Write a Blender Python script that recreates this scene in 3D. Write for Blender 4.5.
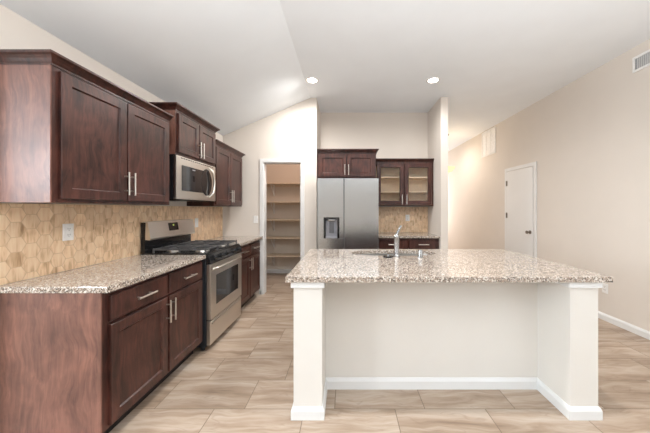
import bpy, bmesh, math, random
from mathutils import Vector, Matrix
random.seed(7)
for o in list(bpy.data.objects):
    bpy.data.objects.remove(o, do_unlink=True)
S = bpy.context.scene
COL = S.collection
R = math.radians

# ------------------------------------------------------------------ camera, world, lights, exposure
H = 1.34
cd = bpy.data.cameras.new('camera'); cam = bpy.data.objects.new('camera', cd); COL.objects.link(cam)
cam.location = (0, 0, H); cam.rotation_euler = (R(90), 0, 0)
cd.sensor_width = 36; cd.lens = 270/650*36
cd.shift_x = -21/650; cd.shift_y = -7.5/650
cd.clip_start = 0.02
S.camera = cam

w = bpy.data.worlds.new('world'); S.world = w; w.use_nodes = True
bg = w.node_tree.nodes['Background']; bg.inputs[0].default_value = (0.80, 0.90, 1.0, 1); bg.inputs[1].default_value = 1.2

def area(name, loc, rot, sx, sy, power, color):
    l = bpy.data.lights.new(name, 'AREA'); l.shape = 'RECTANGLE'; l.size = sx; l.size_y = sy
    l.energy = power; l.color = color
    o = bpy.data.objects.new(name, l); COL.objects.link(o); o.location = loc; o.rotation_euler = rot
    return o
# unseen windows: three in the left living area; rear one and right two added for brightness
YF = -5.5
WIN = [(-4.7, -3.1)]; WINL = [(-5.0, -3.4), (-2.9, -1.3), (-0.8, 0.8)]; WINR = [(-3.9, -2.3), (-1.7, -0.1)]
DAY = (0.80, 0.92, 1.0)
for a, b in WIN: area('window_daylight', ((a+b)/2, YF-.02, 1.45), (R(90), 0, 0), b-a, 1.9, 4, DAY)
for (a, b), e in zip(WINL, (3, 6, 54)): area('window_daylight', (-5.22, (a+b)/2, 1.45), (R(90), 0, R(-90)), b-a, 1.9, e, DAY)
for (a, b), e in zip(WINR, (6, 10)): area('window_daylight', (3.14, (a+b)/2, 1.45), (R(90), 0, R(90)), b-a, 1.9, e, DAY)
# hidden fill light added at the far end of the hall
area('entry_daylight', (2.36, 8.98, 1.55), (R(-90), 0, 0), 1.0, 2.0, 27, (1, .94, .90))
# unseen lights added behind the camera: ceiling uplight and general fill
def point(name, loc, power, col, size):
    l = bpy.data.lights.new(name, 'POINT'); l.energy = power; l.color = col; l.shadow_soft_size = size
    o = bpy.data.objects.new(name, l); COL.objects.link(o); o.location = loc; return o
u_ = bpy.data.lights.new('torchiere_uplight', 'SPOT'); u_.energy = 270; u_.color = (.96, .98, 1); u_.spot_size = R(164); u_.spot_blend = .3; u_.shadow_soft_size = .12
uo = bpy.data.objects.new('torchiere_uplight', u_); COL.objects.link(uo); uo.location = (0.7, -0.8, 1.7); uo.rotation_euler = (R(180), 0, 0)  # added to lift the ceiling, no fixture
point('living_lamp', (-3.5, -0.8, 1.8), 115, (.90, .95, 1), .30)  # added room fill, no fixture
S.view_settings.view_transform = 'Standard'; S.view_settings.look = 'None'
S.view_settings.gamma = 1; S.view_settings.use_curve_mapping = False
S.view_settings.exposure = 0.42

# ------------------------------------------------------------------ node helpers / materials
def new_mat(name):
    m = bpy.data.materials.new(name); m.use_nodes = True
    nt = m.node_tree; b = nt.nodes['Principled BSDF']
    return m, nt, b
def node(nt, t, **kw):
    n = nt.nodes.new(t)
    for k, v in kw.items(): setattr(n, k, v)
    return n
def sock(nt, inp, v):
    if isinstance(v, bpy.types.NodeSocket): nt.links.new(v, inp)
    else: inp.default_value = v
def M_(nt, op, a, b=None, c=None):
    n = node(nt, 'ShaderNodeMath', operation=op); sock(nt, n.inputs[0], a)
    if b is not None: sock(nt, n.inputs[1], b)
    if c is not None: sock(nt, n.inputs[2], c)
    return n.outputs[0]
def V_(nt, op, a, b=None, scale=None):
    n = node(nt, 'ShaderNodeVectorMath', operation=op); sock(nt, n.inputs[0], a)
    if b is not None: sock(nt, n.inputs[1], b)
    if scale is not None: sock(nt, n.inputs['Scale'], scale)
    return n.outputs['Value'] if op in ('DOT_PRODUCT', 'LENGTH') else n.outputs['Vector']
def mixc(nt, f, a, b, mode='MIX'):
    n = node(nt, 'ShaderNodeMix', data_type='RGBA', blend_type=mode)
    sock(nt, n.inputs[0], f); sock(nt, n.inputs[6], a); sock(nt, n.inputs[7], b)
    return n.outputs[2]
def ramp(nt, f, stops, interp='LINEAR'):
    n = node(nt, 'ShaderNodeValToRGB'); cr = n.color_ramp; cr.interpolation = interp
    while len(cr.elements) < len(stops): cr.elements.new(0.5)
    for e, (p, c) in zip(cr.elements, stops):
        e.position = p; e.color = (*c, 1) if len(c) == 3 else c
    sock(nt, n.inputs[0], f); return n.outputs[0]
def geo_pos(nt):
    return node(nt, 'ShaderNodeNewGeometry').outputs['Position']
def noise(nt, vec, scale, detail=3, rough=.5, dist=0):
    n = node(nt, 'ShaderNodeTexNoise'); sock(nt, n.inputs['Vector'], vec)
    n.inputs['Scale'].default_value = scale; n.inputs['Detail'].default_value = detail
    n.inputs['Roughness'].default_value = rough; n.inputs['Distortion'].default_value = dist
    return n.outputs[0]
def mapv(nt, vec, scale):
    return V_(nt, 'MULTIPLY', vec, scale)
def bump(nt, b, h, strength=.2, dist=.002):
    n = node(nt, 'ShaderNodeBump'); n.inputs['Strength'].default_value = strength; n.inputs['Distance'].default_value = dist
    sock(nt, n.inputs['Height'], h); nt.links.new(n.outputs[0], b.inputs['Normal'])

def paint(name, col, rough=.85, tex=True):
    m, nt, b = new_mat(name)
    p = geo_pos(nt)
    n = noise(nt, p, 3.0, 2)
    c = ramp(nt, n, [(.3, tuple(x*.975 for x in col)), (.7, col)])
    nt.links.new(c, b.inputs['Base Color']); b.inputs['Roughness'].default_value = rough
    if tex: bump(nt, b, noise(nt, p, 90, 3), .12, .002)
    return m
def simple(name, col, rough=.5, metal=0, spec=.5, tint=.06, scale=25, **kw):
    m, nt, b = new_mat(name)
    n = noise(nt, geo_pos(nt), scale, 2)
    c = ramp(nt, n, [(.3, tuple(x*(1-tint) for x in col)), (.7, tuple(min(1, x*(1+tint)) for x in col))])
    nt.links.new(c, b.inputs['Base Color'])
    b.inputs['Roughness'].default_value = rough; b.inputs['Metallic'].default_value = metal
    b.inputs['Specular IOR Level'].default_value = spec
    return m
def emit(name, col, st):
    m, nt, b = new_mat(name)
    b.inputs['Base Color'].default_value = (*col, 1); b.inputs['Emission Color'].default_value = (*col, 1)
    b.inputs['Emission Strength'].default_value = st
    return m
def brushed(name, col, rough, axis):
    m, nt, b = new_mat(name)
    sc = [6, 6, 6]
    for i in range(3):
        if i != axis: sc[i] = 350
    n = noise(nt, mapv(nt, geo_pos(nt), tuple(sc)), 1, 3)
    nt.links.new(ramp(nt, n, [(.25, tuple(x*.985 for x in col)), (.75, col)]), b.inputs['Base Color'])
    nt.links.new(M_(nt, 'MULTIPLY_ADD', n, .01, rough-.005), b.inputs['Roughness'])
    b.inputs['Metallic'].default_value = 1
    return m
def wood(name, dark, light, rough=.34, spec=.32, coat=.22):
    m, nt, b = new_mat(name)
    p = geo_pos(nt)
    warp = V_(nt, 'ADD', p, V_(nt, 'SCALE', node_noise_col(nt, p, 2.6), scale=.16))
    grain = noise(nt, mapv(nt, warp, (34, 34, 3.2)), 1, 5, .62, .6)
    fine = noise(nt, mapv(nt, p, (160, 160, 9)), 1, 3)
    blot = noise(nt, p, 4.5, 3, .55, .8)
    f = M_(nt, 'ADD', M_(nt, 'MULTIPLY', grain, .55), M_(nt, 'ADD', M_(nt, 'MULTIPLY', blot, .38), M_(nt, 'MULTIPLY', fine, .12)))
    mid = tuple((a+c)/2*.95 for a, c in zip(dark, light))
    nt.links.new(ramp(nt, f, [(.38, dark), (.52, mid), (.65, light)]), b.inputs['Base Color'])
    nt.links.new(M_(nt, 'MULTIPLY_ADD', grain, .10, rough-.05), b.inputs['Roughness'])
    b.inputs['Specular IOR Level'].default_value = spec; b.inputs['Coat Weight'].default_value = coat; b.inputs['Coat Roughness'].default_value = .32
    bump(nt, b, grain, .06, .001)
    return m
def node_noise_col(nt, vec, scale):
    n = node(nt, 'ShaderNodeTexNoise'); sock(nt, n.inputs['Vector'], vec); n.inputs['Scale'].default_value = scale
    return n.outputs['Color']

def granite(name):
    m, nt, b = new_mat(name); p = geo_pos(nt)
    def vor(scale):
        v = node(nt, 'ShaderNodeTexVoronoi'); sock(nt, v.inputs['Vector'], V_(nt, 'ADD', p, V_(nt, 'SCALE', node_noise_col(nt, p, 60), scale=.012)))
        v.inputs['Scale'].default_value = scale
        s = node(nt, 'ShaderNodeSeparateColor'); nt.links.new(v.outputs['Color'], s.inputs[0]); return s.outputs[0]
    a = vor(140); c = vor(250)
    base = ramp(nt, a, [(0, (.33, .25, .195)), (.22, (.54, .46, .39)), (.38, (.17, .125, .10)), (.50, (.80, .75, .68)), (.68, (.36, .28, .22)), (.80, (.014, .012, .011)), (.93, (.09, .07, .058))], 'CONSTANT')
    sp = ramp(nt, c, [(0, (.38, .30, .24)), (.42, (.78, .72, .64)), (.66, (.19, .14, .11)), (.82, (.018, .015, .014))], 'CONSTANT')
    col = mixc(nt, .36, base, sp)
    nt.links.new(col, b.inputs['Base Color'])
    b.inputs['Roughness'].default_value = .05
    b.inputs['Specular IOR Level'].default_value = .85
    return m

def floor_tile(name):
    m, nt, b = new_mat(name); p = geo_pos(nt)
    s = node(nt, 'ShaderNodeSeparateXYZ'); nt.links.new(p, s.inputs[0]); x, y = s.outputs[0], s.outputs[1]
    PY, PX = .305, .605
    ry = M_(nt, 'DIVIDE', M_(nt, 'SUBTRACT', y, 1.81-PY*20), PY)
    row = M_(nt, 'FLOOR', ry); fy = M_(nt, 'FRACT', ry)
    # every course is stepped a third of a tile
    ux = M_(nt, 'DIVIDE', M_(nt, 'ADD', M_(nt, 'SUBTRACT', x, .09-.2*(1)+PX*40-.2*20), M_(nt, 'MULTIPLY', row, -.2017)), PX)
    ux = M_(nt, 'ADD', ux, 200.0)
    cx = M_(nt, 'FLOOR', ux); fx = M_(nt, 'FRACT', ux)
    ex = M_(nt, 'MULTIPLY', M_(nt, 'MINIMUM', fx, M_(nt, 'SUBTRACT', 1, fx)), PX)
    ey = M_(nt, 'MULTIPLY', M_(nt, 'MINIMUM', fy, M_(nt, 'SUBTRACT', 1, fy)), PY)
    e = M_(nt, 'MINIMUM', ex, ey)
    grout = M_(nt, 'LESS_THAN', e, .0026)
    cid = node(nt, 'ShaderNodeCombineXYZ'); nt.links.new(cx, cid.inputs[0]); nt.links.new(row, cid.inputs[1])
    wn = node(nt, 'ShaderNodeTexWhiteNoise', noise_dimensions='2D'); nt.links.new(cid.outputs[0], wn.inputs['Vector'])
    rnd = wn.outputs['Value']
    off = V_(nt, 'SCALE', wn.outputs['Color'], scale=37.0)
    q = V_(nt, 'ADD', p, off)
    warp = V_(nt, 'ADD', q, V_(nt, 'MULTIPLY', node_noise_col(nt, q, 3.0), (.0, .11, 0)))
    g = noise(nt, mapv(nt, warp, (1.5, 13, 1)), 1, 5, .62, .5)
    g2 = noise(nt, mapv(nt, warp, (4, 55, 1)), 1, 3, .6)
    vein = noise(nt, mapv(nt, warp, (1.3, 9, 1)), 1, 2, .5, 1.4)
    vm = ramp(nt, M_(nt, 'ABSOLUTE', M_(nt, 'SUBTRACT', vein, .5)), [(0, (1, 1, 1)), (.022, (0, 0, 0))])
    c = ramp(nt, g, [(.30, (.20, .135, .09)), (.45, (.345, .255, .185)), (.58, (.445, .355, .28)), (.72, (.525, .45, .375))])
    c = mixc(nt, M_(nt, 'MULTIPLY', g2, .35), c, (.42, .32, .24, 1))
    c = mixc(nt, M_(nt, 'MULTIPLY', vm, .35), c, (.25, .17, .12, 1))
    hs = node(nt, 'ShaderNodeHueSaturation'); nt.links.new(c, hs.inputs['Color'])
    nt.links.new(M_(nt, 'MULTIPLY_ADD', rnd, .14, .97), hs.inputs['Value'])
    c = mixc(nt, grout, hs.outputs[0], (.20, .145, .10, 1))
    nt.links.new(c, b.inputs['Base Color'])
    b.inputs['Roughness'].default_value = .38; b.inputs['Specular IOR Level'].default_value = .4
    bump(nt, b, M_(nt, 'SUBTRACT', M_(nt, 'MULTIPLY', g2, .2), grout), .25, .0015)
    return m

def hex_tile(name, ax, sz=.088):
    m, nt, b = new_mat(name); p = geo_pos(nt)
    s = node(nt, 'ShaderNodeSeparateXYZ'); nt.links.new(p, s.inputs[0])
    cb = node(nt, 'ShaderNodeCombineXYZ')
    nt.links.new(M_(nt, 'MULTIPLY_ADD', s.outputs[ax], 1/sz, 200.3), cb.inputs[0])
    nt.links.new(M_(nt, 'MULTIPLY_ADD', s.outputs[2], 1/sz, 100.15), cb.inputs[1])
    q = cb.outputs[0]; r = (math.sqrt(3), 1.0, 1.0); hr = (math.sqrt(3)/2, .5, 0)
    a = V_(nt, 'SUBTRACT', V_(nt, 'MODULO', q, r), hr)
    b2 = V_(nt, 'SUBTRACT', V_(nt, 'MODULO', V_(nt, 'SUBTRACT', q, hr), r), hr)
    da = V_(nt, 'DOT_PRODUCT', a, a); db = V_(nt, 'DOT_PRODUCT', b2, b2)
    pick = M_(nt, 'LESS_THAN', da, db)
    mx = node(nt, 'ShaderNodeMix', data_type='VECTOR'); sock(nt, mx.inputs[0], pick); sock(nt, mx.inputs[4], b2); sock(nt, mx.inputs[5], a)
    g = mx.outputs[1]
    ag = V_(nt, 'ABSOLUTE', g); sg = node(nt, 'ShaderNodeSeparateXYZ'); nt.links.new(ag, sg.inputs[0])
    d = M_(nt, 'MAXIMUM', sg.outputs[1], M_(nt, 'ADD', M_(nt, 'MULTIPLY', sg.outputs[0], math.sqrt(3)/2), M_(nt, 'MULTIPLY', sg.outputs[1], .5)))
    grout = M_(nt, 'GREATER_THAN', d, .478)
    idv = V_(nt, 'SNAP', V_(nt, 'ADD', V_(nt, 'SUBTRACT', q, g), (.05, .05, 0)), (.1, .1, .1))
    wn = node(nt, 'ShaderNodeTexWhiteNoise', noise_dimensions='3D'); nt.links.new(idv, wn.inputs['Vector'])
    off = V_(nt, 'SCALE', wn.outputs['Color'], scale=23.0)
    pq = V_(nt, 'ADD', p, off)
    st = noise(nt, mapv(nt, pq, (42, 42, 5)), 1, 4, .6, .6)
    bl = noise(nt, mapv(nt, pq, (14, 14, 7)), 1, 2)
    f = M_(nt, 'ADD', M_(nt, 'MULTIPLY', st, .6), M_(nt, 'MULTIPLY', bl, .4))
    c = ramp(nt, f, [(.29, (.33, .185, .095)), (.39, (.60, .385, .22)), (.49, (.82, .58, .37)), (.64, (.90, .70, .49))])
    hs = node(nt, 'ShaderNodeHueSaturation'); nt.links.new(c, hs.inputs['Color'])
    nt.links.new(M_(nt, 'MULTIPLY_ADD', wn.outputs['Value'], .15, .92), hs.inputs['Value'])
    c = mixc(nt, grout, hs.outputs[0], (.66, .46, .29, 1))
    nt.links.new(c, b.inputs['Base Color']); b.inputs['Roughness'].default_value = .33
    bump(nt, b, M_(nt, 'SUBTRACT', 1, grout), .3, .0012)
    return m

WALL = paint('cream_wall_paint', (.755, .692, .626))
CEIL = paint('white_ceiling_paint', (.885, .925, .96))
TRIM = paint('white_trim_paint', (.80, .80, .79), .45, False)
ISL = paint('warm_white_island_paint', (.765, .735, .685), .7)
FLOOR = floor_tile('wood_look_floor_tile')
HEXL = hex_tile('hexagon_tile', 1); HEXB = hex_tile('hexagon_tile_back', 0)
GRAN = granite('speckled_granite')
WOOD = wood('espresso_stained_wood', (.013, .0052, .0042), (.098, .0345, .025))
VENEER = wood('reddish_stained_veneer', (.10, .042, .031), (.28, .125, .09), spec=.4, coat=.32)
WOODIN = simple('pale_maple_interior', (.94, .75, .54), .5, scale=8)
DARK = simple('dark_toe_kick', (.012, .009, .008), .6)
NICK = simple('satin_nickel', (.74, .70, .64), .28, 1)
CHROME = simple('brushed_chrome', (.42, .42, .42), .22, 1)
STEEL = brushed('brushed_stainless', (.52, .53, .535), .24, 0)
STEELY = brushed('brushed_stainless_lengthwise', (.70, .665, .62), .30, 1)
SINKM = brushed('sink_stainless', (.55, .55, .54), .3, 0)
BLACK = simple('black_enamel', (.012, .012, .013), .12)
IRON = simple('cast_iron', (.075, .075, .078), .32)
BGLASS = simple('black_glass', (.012, .012, .014), .04)
GRAYPL = simple('grey_plastic', (.16, .16, .17), .4)
LGRAY = simple('light_grey_plastic', (.36, .36, .39), .35)
SIDE = simple('slate_side_panel', (.030, .034, .040), .3, .3)
WPLAS = simple('white_plastic', (.86, .85, .83), .35)
SHELF = simple('cream_shelf_paint', (.78, .67, .53), .5)
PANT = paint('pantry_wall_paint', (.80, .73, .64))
GRILLE = simple('grey_louvre', (.52, .51, .50), .5)
BRONZE = simple('dark_nickel_hardware', (.26, .23, .20), .35, 1)
GLOW = emit('lamp_lens_glow', (1, .95, .86), 20)
SHADE = emit('frosted_shade_glow', (.95, .72, .40), .75)
GREEN = emit('clock_glow', (.40, .50, .10), .22)
m, nt, b = new_mat('cabinet_glass')
nt.nodes.remove(b)
tb_ = node(nt, 'ShaderNodeBsdfTransparent'); gb_ = node(nt, 'ShaderNodeBsdfGlossy'); gb_.inputs['Roughness'].default_value = .02
fr_ = node(nt, 'ShaderNodeFresnel'); fr_.inputs['IOR'].default_value = 1.25
ms_ = node(nt, 'ShaderNodeMixShader'); nt.links.new(fr_.outputs[0], ms_.inputs[0]); nt.links.new(tb_.outputs[0], ms_.inputs[1]); nt.links.new(gb_.outputs[0], ms_.inputs[2])
nt.links.new(ms_.outputs[0], nt.nodes['Material Output'].inputs[0])
GLASS = m

# ------------------------------------------------------------------ geometry helpers
ORI = {}
def link(name, bm, mat, parent=None, smooth=False, base=None):
    o_ = ORI[parent.name] if parent else (base if base is not None else Vector((0, 0, 0)))
    o_ = Vector(o_)
    bmesh.ops.recalc_face_normals(bm, faces=bm.faces)
    bmesh.ops.translate(bm, verts=bm.verts, vec=-o_)
    me = bpy.data.meshes.new(name); bm.to_mesh(me); bm.free()
    if smooth:
        for f in me.polygons: f.use_smooth = True
        try: me.set_sharp_from_angle(angle=R(40))
        except Exception: pass
    me.materials.append(mat)
    o = bpy.data.objects.new(name, me); COL.objects.link(o)
    if parent: o.parent = parent
    else: o.location = o_
    ORI[o.name] = o_
    return o
def thing(name, label, cat, loc, group=None):
    o = bpy.data.objects.new(name, None); COL.objects.link(o); o.location = loc
    o.empty_display_size = .1
    o['label'] = label; o['category'] = cat
    if group: o['group'] = group
    ORI[o.name] = Vector(loc); return o
def tag(o, label, cat, group=None):
    o['label'] = label; o['category'] = cat
    if group: o['group'] = group
    return o
def struct(name, bm, mat, label=None, smooth=False):
    o = link(name, bm, mat, smooth=smooth); o['kind'] = 'structure'
    if label: o['label'] = label
    return o
def BM(): return bmesh.new()
def box(bm, x0, x1, y0, y1, z0, z1, bev=0):
    x0, x1 = sorted((x0, x1)); y0, y1 = sorted((y0, y1)); z0, z1 = sorted((z0, z1))
    t = bmesh.new(); bmesh.ops.create_cube(t, size=1)
    for v in t.verts:
        v.co = Vector((x0+(v.co.x+.5)*(x1-x0), y0+(v.co.y+.5)*(y1-y0), z0+(v.co.z+.5)*(z1-z0)))
    if bev: bmesh.ops.bevel(t, geom=t.edges[:], offset=bev, segments=2, profile=.6, affect='EDGES')
    add(bm, t); return bm
def add(bm, t):
    me = bpy.data.meshes.new('tmp'); t.to_mesh(me); t.free(); bm.from_mesh(me); bpy.data.meshes.remove(me)
def tube(bm, pts, r, seg=12, cap=True):
    pts = [Vector(p) for p in pts]; rs = r if isinstance(r, (list, tuple)) else [r]*len(pts)
    t = bmesh.new(); rings = []; up = None
    for i, p in enumerate(pts):
        d = (pts[min(i+1, len(pts)-1)]-pts[max(i-1, 0)]).normalized()
        if up is None: up = Vector((0, 0, 1)) if abs(d.z) < .9 else Vector((1, 0, 0))
        s = d.cross(up).normalized(); up = s.cross(d).normalized()
        rings.append([t.verts.new(p+(s*math.cos(2*math.pi*k/seg)+up*math.sin(2*math.pi*k/seg))*rs[i]) for k in range(seg)])
    for a, b_ in zip(rings, rings[1:]):
        for k in range(seg): t.faces.new((a[k], a[(k+1) % seg], b_[(k+1) % seg], b_[k]))
    if cap: t.faces.new(rings[0]); t.faces.new(rings[-1])
    bmesh.ops.recalc_face_normals(t, faces=t.faces); add(bm, t); return bm
def lathe(bm, c, prof, seg=32, axis='z'):
    t = bmesh.new(); rings = []
    for r, h in prof:
        ring = []
        for k in range(seg):
            a = 2*math.pi*k/seg; u, v = r*math.cos(a), r*math.sin(a)
            q = {'z': (u, v, h), 'x': (h, u, v), 'y': (u, h, v)}[axis]
            ring.append(t.verts.new(Vector(c)+Vector(q)))
        rings.append(ring)
    for a, b_ in zip(rings, rings[1:]):
        for k in range(seg): t.faces.new((a[k], a[(k+1) % seg], b_[(k+1) % seg], b_[k]))
    if prof[0][0] > 0: t.faces.new(rings[0])
    if prof[-1][0] > 0: t.faces.new(rings[-1])
    bmesh.ops.remove_doubles(t, verts=t.verts, dist=1e-6)
    bmesh.ops.recalc_face_normals(t, faces=t.faces); add(bm, t); return bm
def prism(bm, poly, fn, a, b_):
    """extrude a 2-D polygon; fn(u, v, t) gives the point"""
    t = bmesh.new()
    A = [t.verts.new(fn(u, v, a)) for u, v in poly]; B = [t.verts.new(fn(u, v, b_)) for u, v in poly]
    n = len(poly)
    for i in range(n): t.faces.new((A[i], A[(i+1) % n], B[(i+1) % n], B[i]))
    t.faces.new(A); t.faces.new(B)
    bmesh.ops.recalc_face_normals(t, faces=t.faces); add(bm, t); return bm

class Frame:
    """u along the front, v up, n out of the front"""
    def __init__(s, kind, face): s.kind, s.face = kind, face
    def p(s, u, v, n):
        return Vector((s.face+n, u, v)) if s.kind == 'x' else Vector((u, s.face-n, v))
def fbox(bm, F, u0, u1, v0, v1, n0, n1, bev=0):
    a, b_ = F.p(u0, v0, n0), F.p(u1, v1, n1)
    return box(bm, a.x, b_.x, a.y, b_.y, a.z, b_.z, bev)
def loops_mesh(bm, F, loops, cap_first=True, cap_last=True):
    t = bmesh.new(); L = [[t.verts.new(F.p(*q)) for q in lp] for lp in loops]
    for a, b_ in zip(L, L[1:]):
        n = len(a)
        for i in range(n): t.faces.new((a[i], a[(i+1) % n], b_[(i+1) % n], b_[i]))
    if cap_first: t.faces.new(L[0])
    if cap_last: t.faces.new(L[-1])
    bmesh.ops.recalc_face_normals(t, faces=t.faces); add(bm, t)
def rect(u0, u1, v0, v1, n, i=0): return [(u0+i, v0+i, n), (u1-i, v0+i, n), (u1-i, v1-i, n), (u0+i, v1-i, n)]
def shaker(F, u0, u1, v0, v1, n0=.001, n1=.021, fw=.058):
    bm = BM()
    loops_mesh(bm, F, [rect(u0, u1, v0, v1, n0), rect(u0, u1, v0, v1, n1-.003), rect(u0, u1, v0, v1, n1, .003),
                       rect(u0, u1, v0, v1, n1, fw), rect(u0, u1, v0, v1, n1-.010, fw+.007)])
    return bm
def slab(F, u0, u1, v0, v1, n0=.001, n1=.021):
    bm = BM()
    loops_mesh(bm, F, [rect(u0, u1, v0, v1, n0), rect(u0, u1, v0, v1, n1-.004), rect(u0, u1, v0, v1, n1, .005)])
    return bm
def pull(F, u, v, n, vertical=True, L=.165):
    bm = BM(); h = L/2; s = h*.62
    f = (lambda t, k: F.p(u, v+t, n+k)) if vertical else (lambda t, k: F.p(u+t, v, n+k))
    tube(bm, [f(-h, .032), f(h, .032)], .0062, 10)
    for t in (-s, s): tube(bm, [f(t, 0), f(t, .032)], .0048, 8)
    return bm
CROWN = [(-.018, 0), (.005, 0), (.005, .010), (.010, .016), (.018, .028), (.030, .040), (.040, .046), (.042, .048), (.042, .060), (-.018, .060)]
def crown(F, u0, u1, v, depth, lret=True, rret=True):
    bm = BM(); t = bmesh.new(); rows = []
    for o, z in CROWN:
        pts = []
        a, b_ = (u0-o if lret else u0), (u1+o if rret else u1)
        if lret: pts.append((a, v+z, -depth))
        pts.append((a, v+z, o)); pts.append((b_, v+z, o))
        if rret: pts.append((b_, v+z, -depth))
        rows.append([t.verts.new(F.p(*q)) for q in pts])
    n = len(rows)
    for i in range(n):
        a, b_ = rows[i], rows[(i+1) % n]
        for k in range(len(a)-1): t.faces.new((a[k], a[k+1], b_[k+1], b_[k]))
    t.faces.new([r[0] for r in rows]); t.faces.new([r[-1] for r in rows])
    bmesh.ops.recalc_face_normals(t, faces=t.faces); add(bm, t)
    return bm

# ------------------------------------------------------------------ the setting
XL, XR, YB, ZC, ZL, XC = -1.938, 3.12, 9.0, 3.09, 2.49, -.56
YP, YA = 4.25, 4.90              # pantry front wall, alcove back wall
def ceil_z(x): return ZL-.05 if x < XL-.12 else ZC if x >= XC else ZC-(XC-x)*(ZC-ZL)/(XC-XL)
xz = lambda u, v, t: Vector((u, t, v))
struct('floor', box(BM(), -5.32, XR+.12, YF-.12, YB+.12, -.1, 0), FLOOR)
bm = BM(); xo = XL-.119
prism(bm, [(xo, ceil_z(xo)), (XC, ZC), (XR+.12, ZC), (XR+.12, ZC+.12), (XC, ZC+.12), (xo, ceil_z(xo)+.12)], xz, YF-.12, YB+.12)
box(bm, -5.32, xo, YF-.12, 1.52, ZL-.05, ZL+.07)
struct('ceiling', bm, CEIL)
struct('wall_left', box(BM(), XL-.12, XL, 1.40, YB+.12, 0, ZL), WALL)
struct('wall_living_side', box(BM(), -5.32, XL-.12, 1.40, 1.52, 0, ZL-.05), WALL)
bm = BM(); zz = ZL-.05; ys = [YF-.12] + [v for w_ in WINL for v in w_] + [1.40]
for i in range(0, len(ys), 2): box(bm, -5.32, -5.2, ys[i], ys[i+1], 0, zz)
for a, b_ in WINL: box(bm, -5.32, -5.2, a, b_, 0, .5); box(bm, -5.32, -5.2, a, b_, 2.4, zz)
struct('wall_living_left', bm, WALL)

bm = BM(); ys = [YF-.12] + [v for w_ in WINR for v in w_] + [YB+.12]
for i in range(0, len(ys), 2): box(bm, XR, XR+.12, ys[i], ys[i+1], 0, ZC)
for a, b_ in WINR: box(bm, XR, XR+.12, a, b_, 0, .5); box(bm, XR, XR+.12, a, b_, 2.4, ZC)
struct('wall_right', bm, WALL)
def side_window(i, x0, x1, a, b_, z0=.5, z1=2.4):
    bm = BM()
    box(bm, x0, x1, a, a+.05, z0, z1); box(bm, x0, x1, b_-.05, b_, z0, z1)
    box(bm, x0, x1, a+.05, b_-.05, z0, z0+.05); box(bm, x0, x1, a+.05, b_-.05, z1-.05, z1)
    box(bm, x0, x1, (a+b_)/2-.02, (a+b_)/2+.02, z0+.05, z1-.05)
    struct('window_%d' % i, bm, TRIM)
for i, (a, b_) in enumerate(WINL): side_window(i+2, -5.3, -5.24, a, b_)
for i, (a, b_) in enumerate(WINR): side_window(i+5, 3.16, 3.22, a, b_)  # right-wall windows added to light cabinets and splashback
struct('wall_hall_end', box(BM(), 1.595, XR, YB, YB+.12, 0, ZC), WALL)
# wall behind the camera with its added window
bm = BM(); z0, z1 = .5, 2.4; zz = ZL-.05
prism(bm, [(XL-.119, 0), (XR, 0), (XR, ZC), (XC, ZC), (XL-.119, ceil_z(XL-.119))], xz, YF-.12, YF)
for a, b_ in WIN:
    box(bm, -5.2, a, YF-.12, YF, 0, zz); box(bm, b_, XL-.119, YF-.12, YF, 0, zz)
    box(bm, a, b_, YF-.12, YF, 0, z0); box(bm, a, b_, YF-.12, YF, z1, zz)
struct('wall_rear', bm, WALL)
for i, (a, b_) in enumerate(WIN):
    bm = BM(); y0, y1 = YF-.1, YF-.04
    box(bm, a, a+.05, y0, y1, z0, z1); box(bm, b_-.05, b_, y0, y1, z0, z1)
    box(bm, a+.05, b_-.05, y0, y1, z0, z0+.05); box(bm, a+.05, b_-.05, y0, y1, z1-.05, z1)
    box(bm, (a+b_)/2-.02, (a+b_)/2+.02, y0, y1, z0+.05, z1-.05)
    struct('window_%d' % (i+1), bm, TRIM)
# pantry front wall with its doorway
PX0, PX1, PZ = -1.300, -.708, 2.075; XA0, XA1 = -.462, 1.482
bm = BM()
prism(bm, [(XL, 0), (PX0, 0), (PX0, ceil_z(PX0)), (XL, ceil_z(XL))], xz, YP, YP+.12)
prism(bm, [(PX0, PZ), (PX1, PZ), (PX1, ceil_z(PX1)), (PX0, ceil_z(PX0))], xz, YP, YP+.12)
prism(bm, [(PX1, 0), (XA0, 0), (XA0, ZC), (XC, ZC), (PX1, ceil_z(PX1))], xz, YP, YP+.12)
struct('wall_pantry_front', bm, WALL)
struct('wall_pantry_side', box(BM(), XA0-.12, XA0, YP+.12, 5.65, 0, ZC), WALL)
bm = BM(); prism(bm, [(XL, 0), (XA0, 0), (XA0, ZC), (XC, ZC), (XL, ZL)], xz, 5.65, 5.77)
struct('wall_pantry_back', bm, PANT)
struct('wall_alcove_back', box(BM(), XA0, XA1, YA, YA+.12, 0, ZC), WALL)
struct('wall_alcove_right', box(BM(), XA1, XA1+.113, YP-.03, YB, 0, ZC), WALL)
# tile splashbacks
struct('backsplash_left', box(BM(), XL, XL+.010, 1.475, YP-.03, .915, 1.372), HEXL, 'tan hexagon tile splashback on the left wall')
struct('backsplash_alcove', box(BM(), .50, XA1, YA-.010, YA, .915, 1.378), HEXB, 'tan hexagon tile splashback in the fridge alcove')
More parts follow.
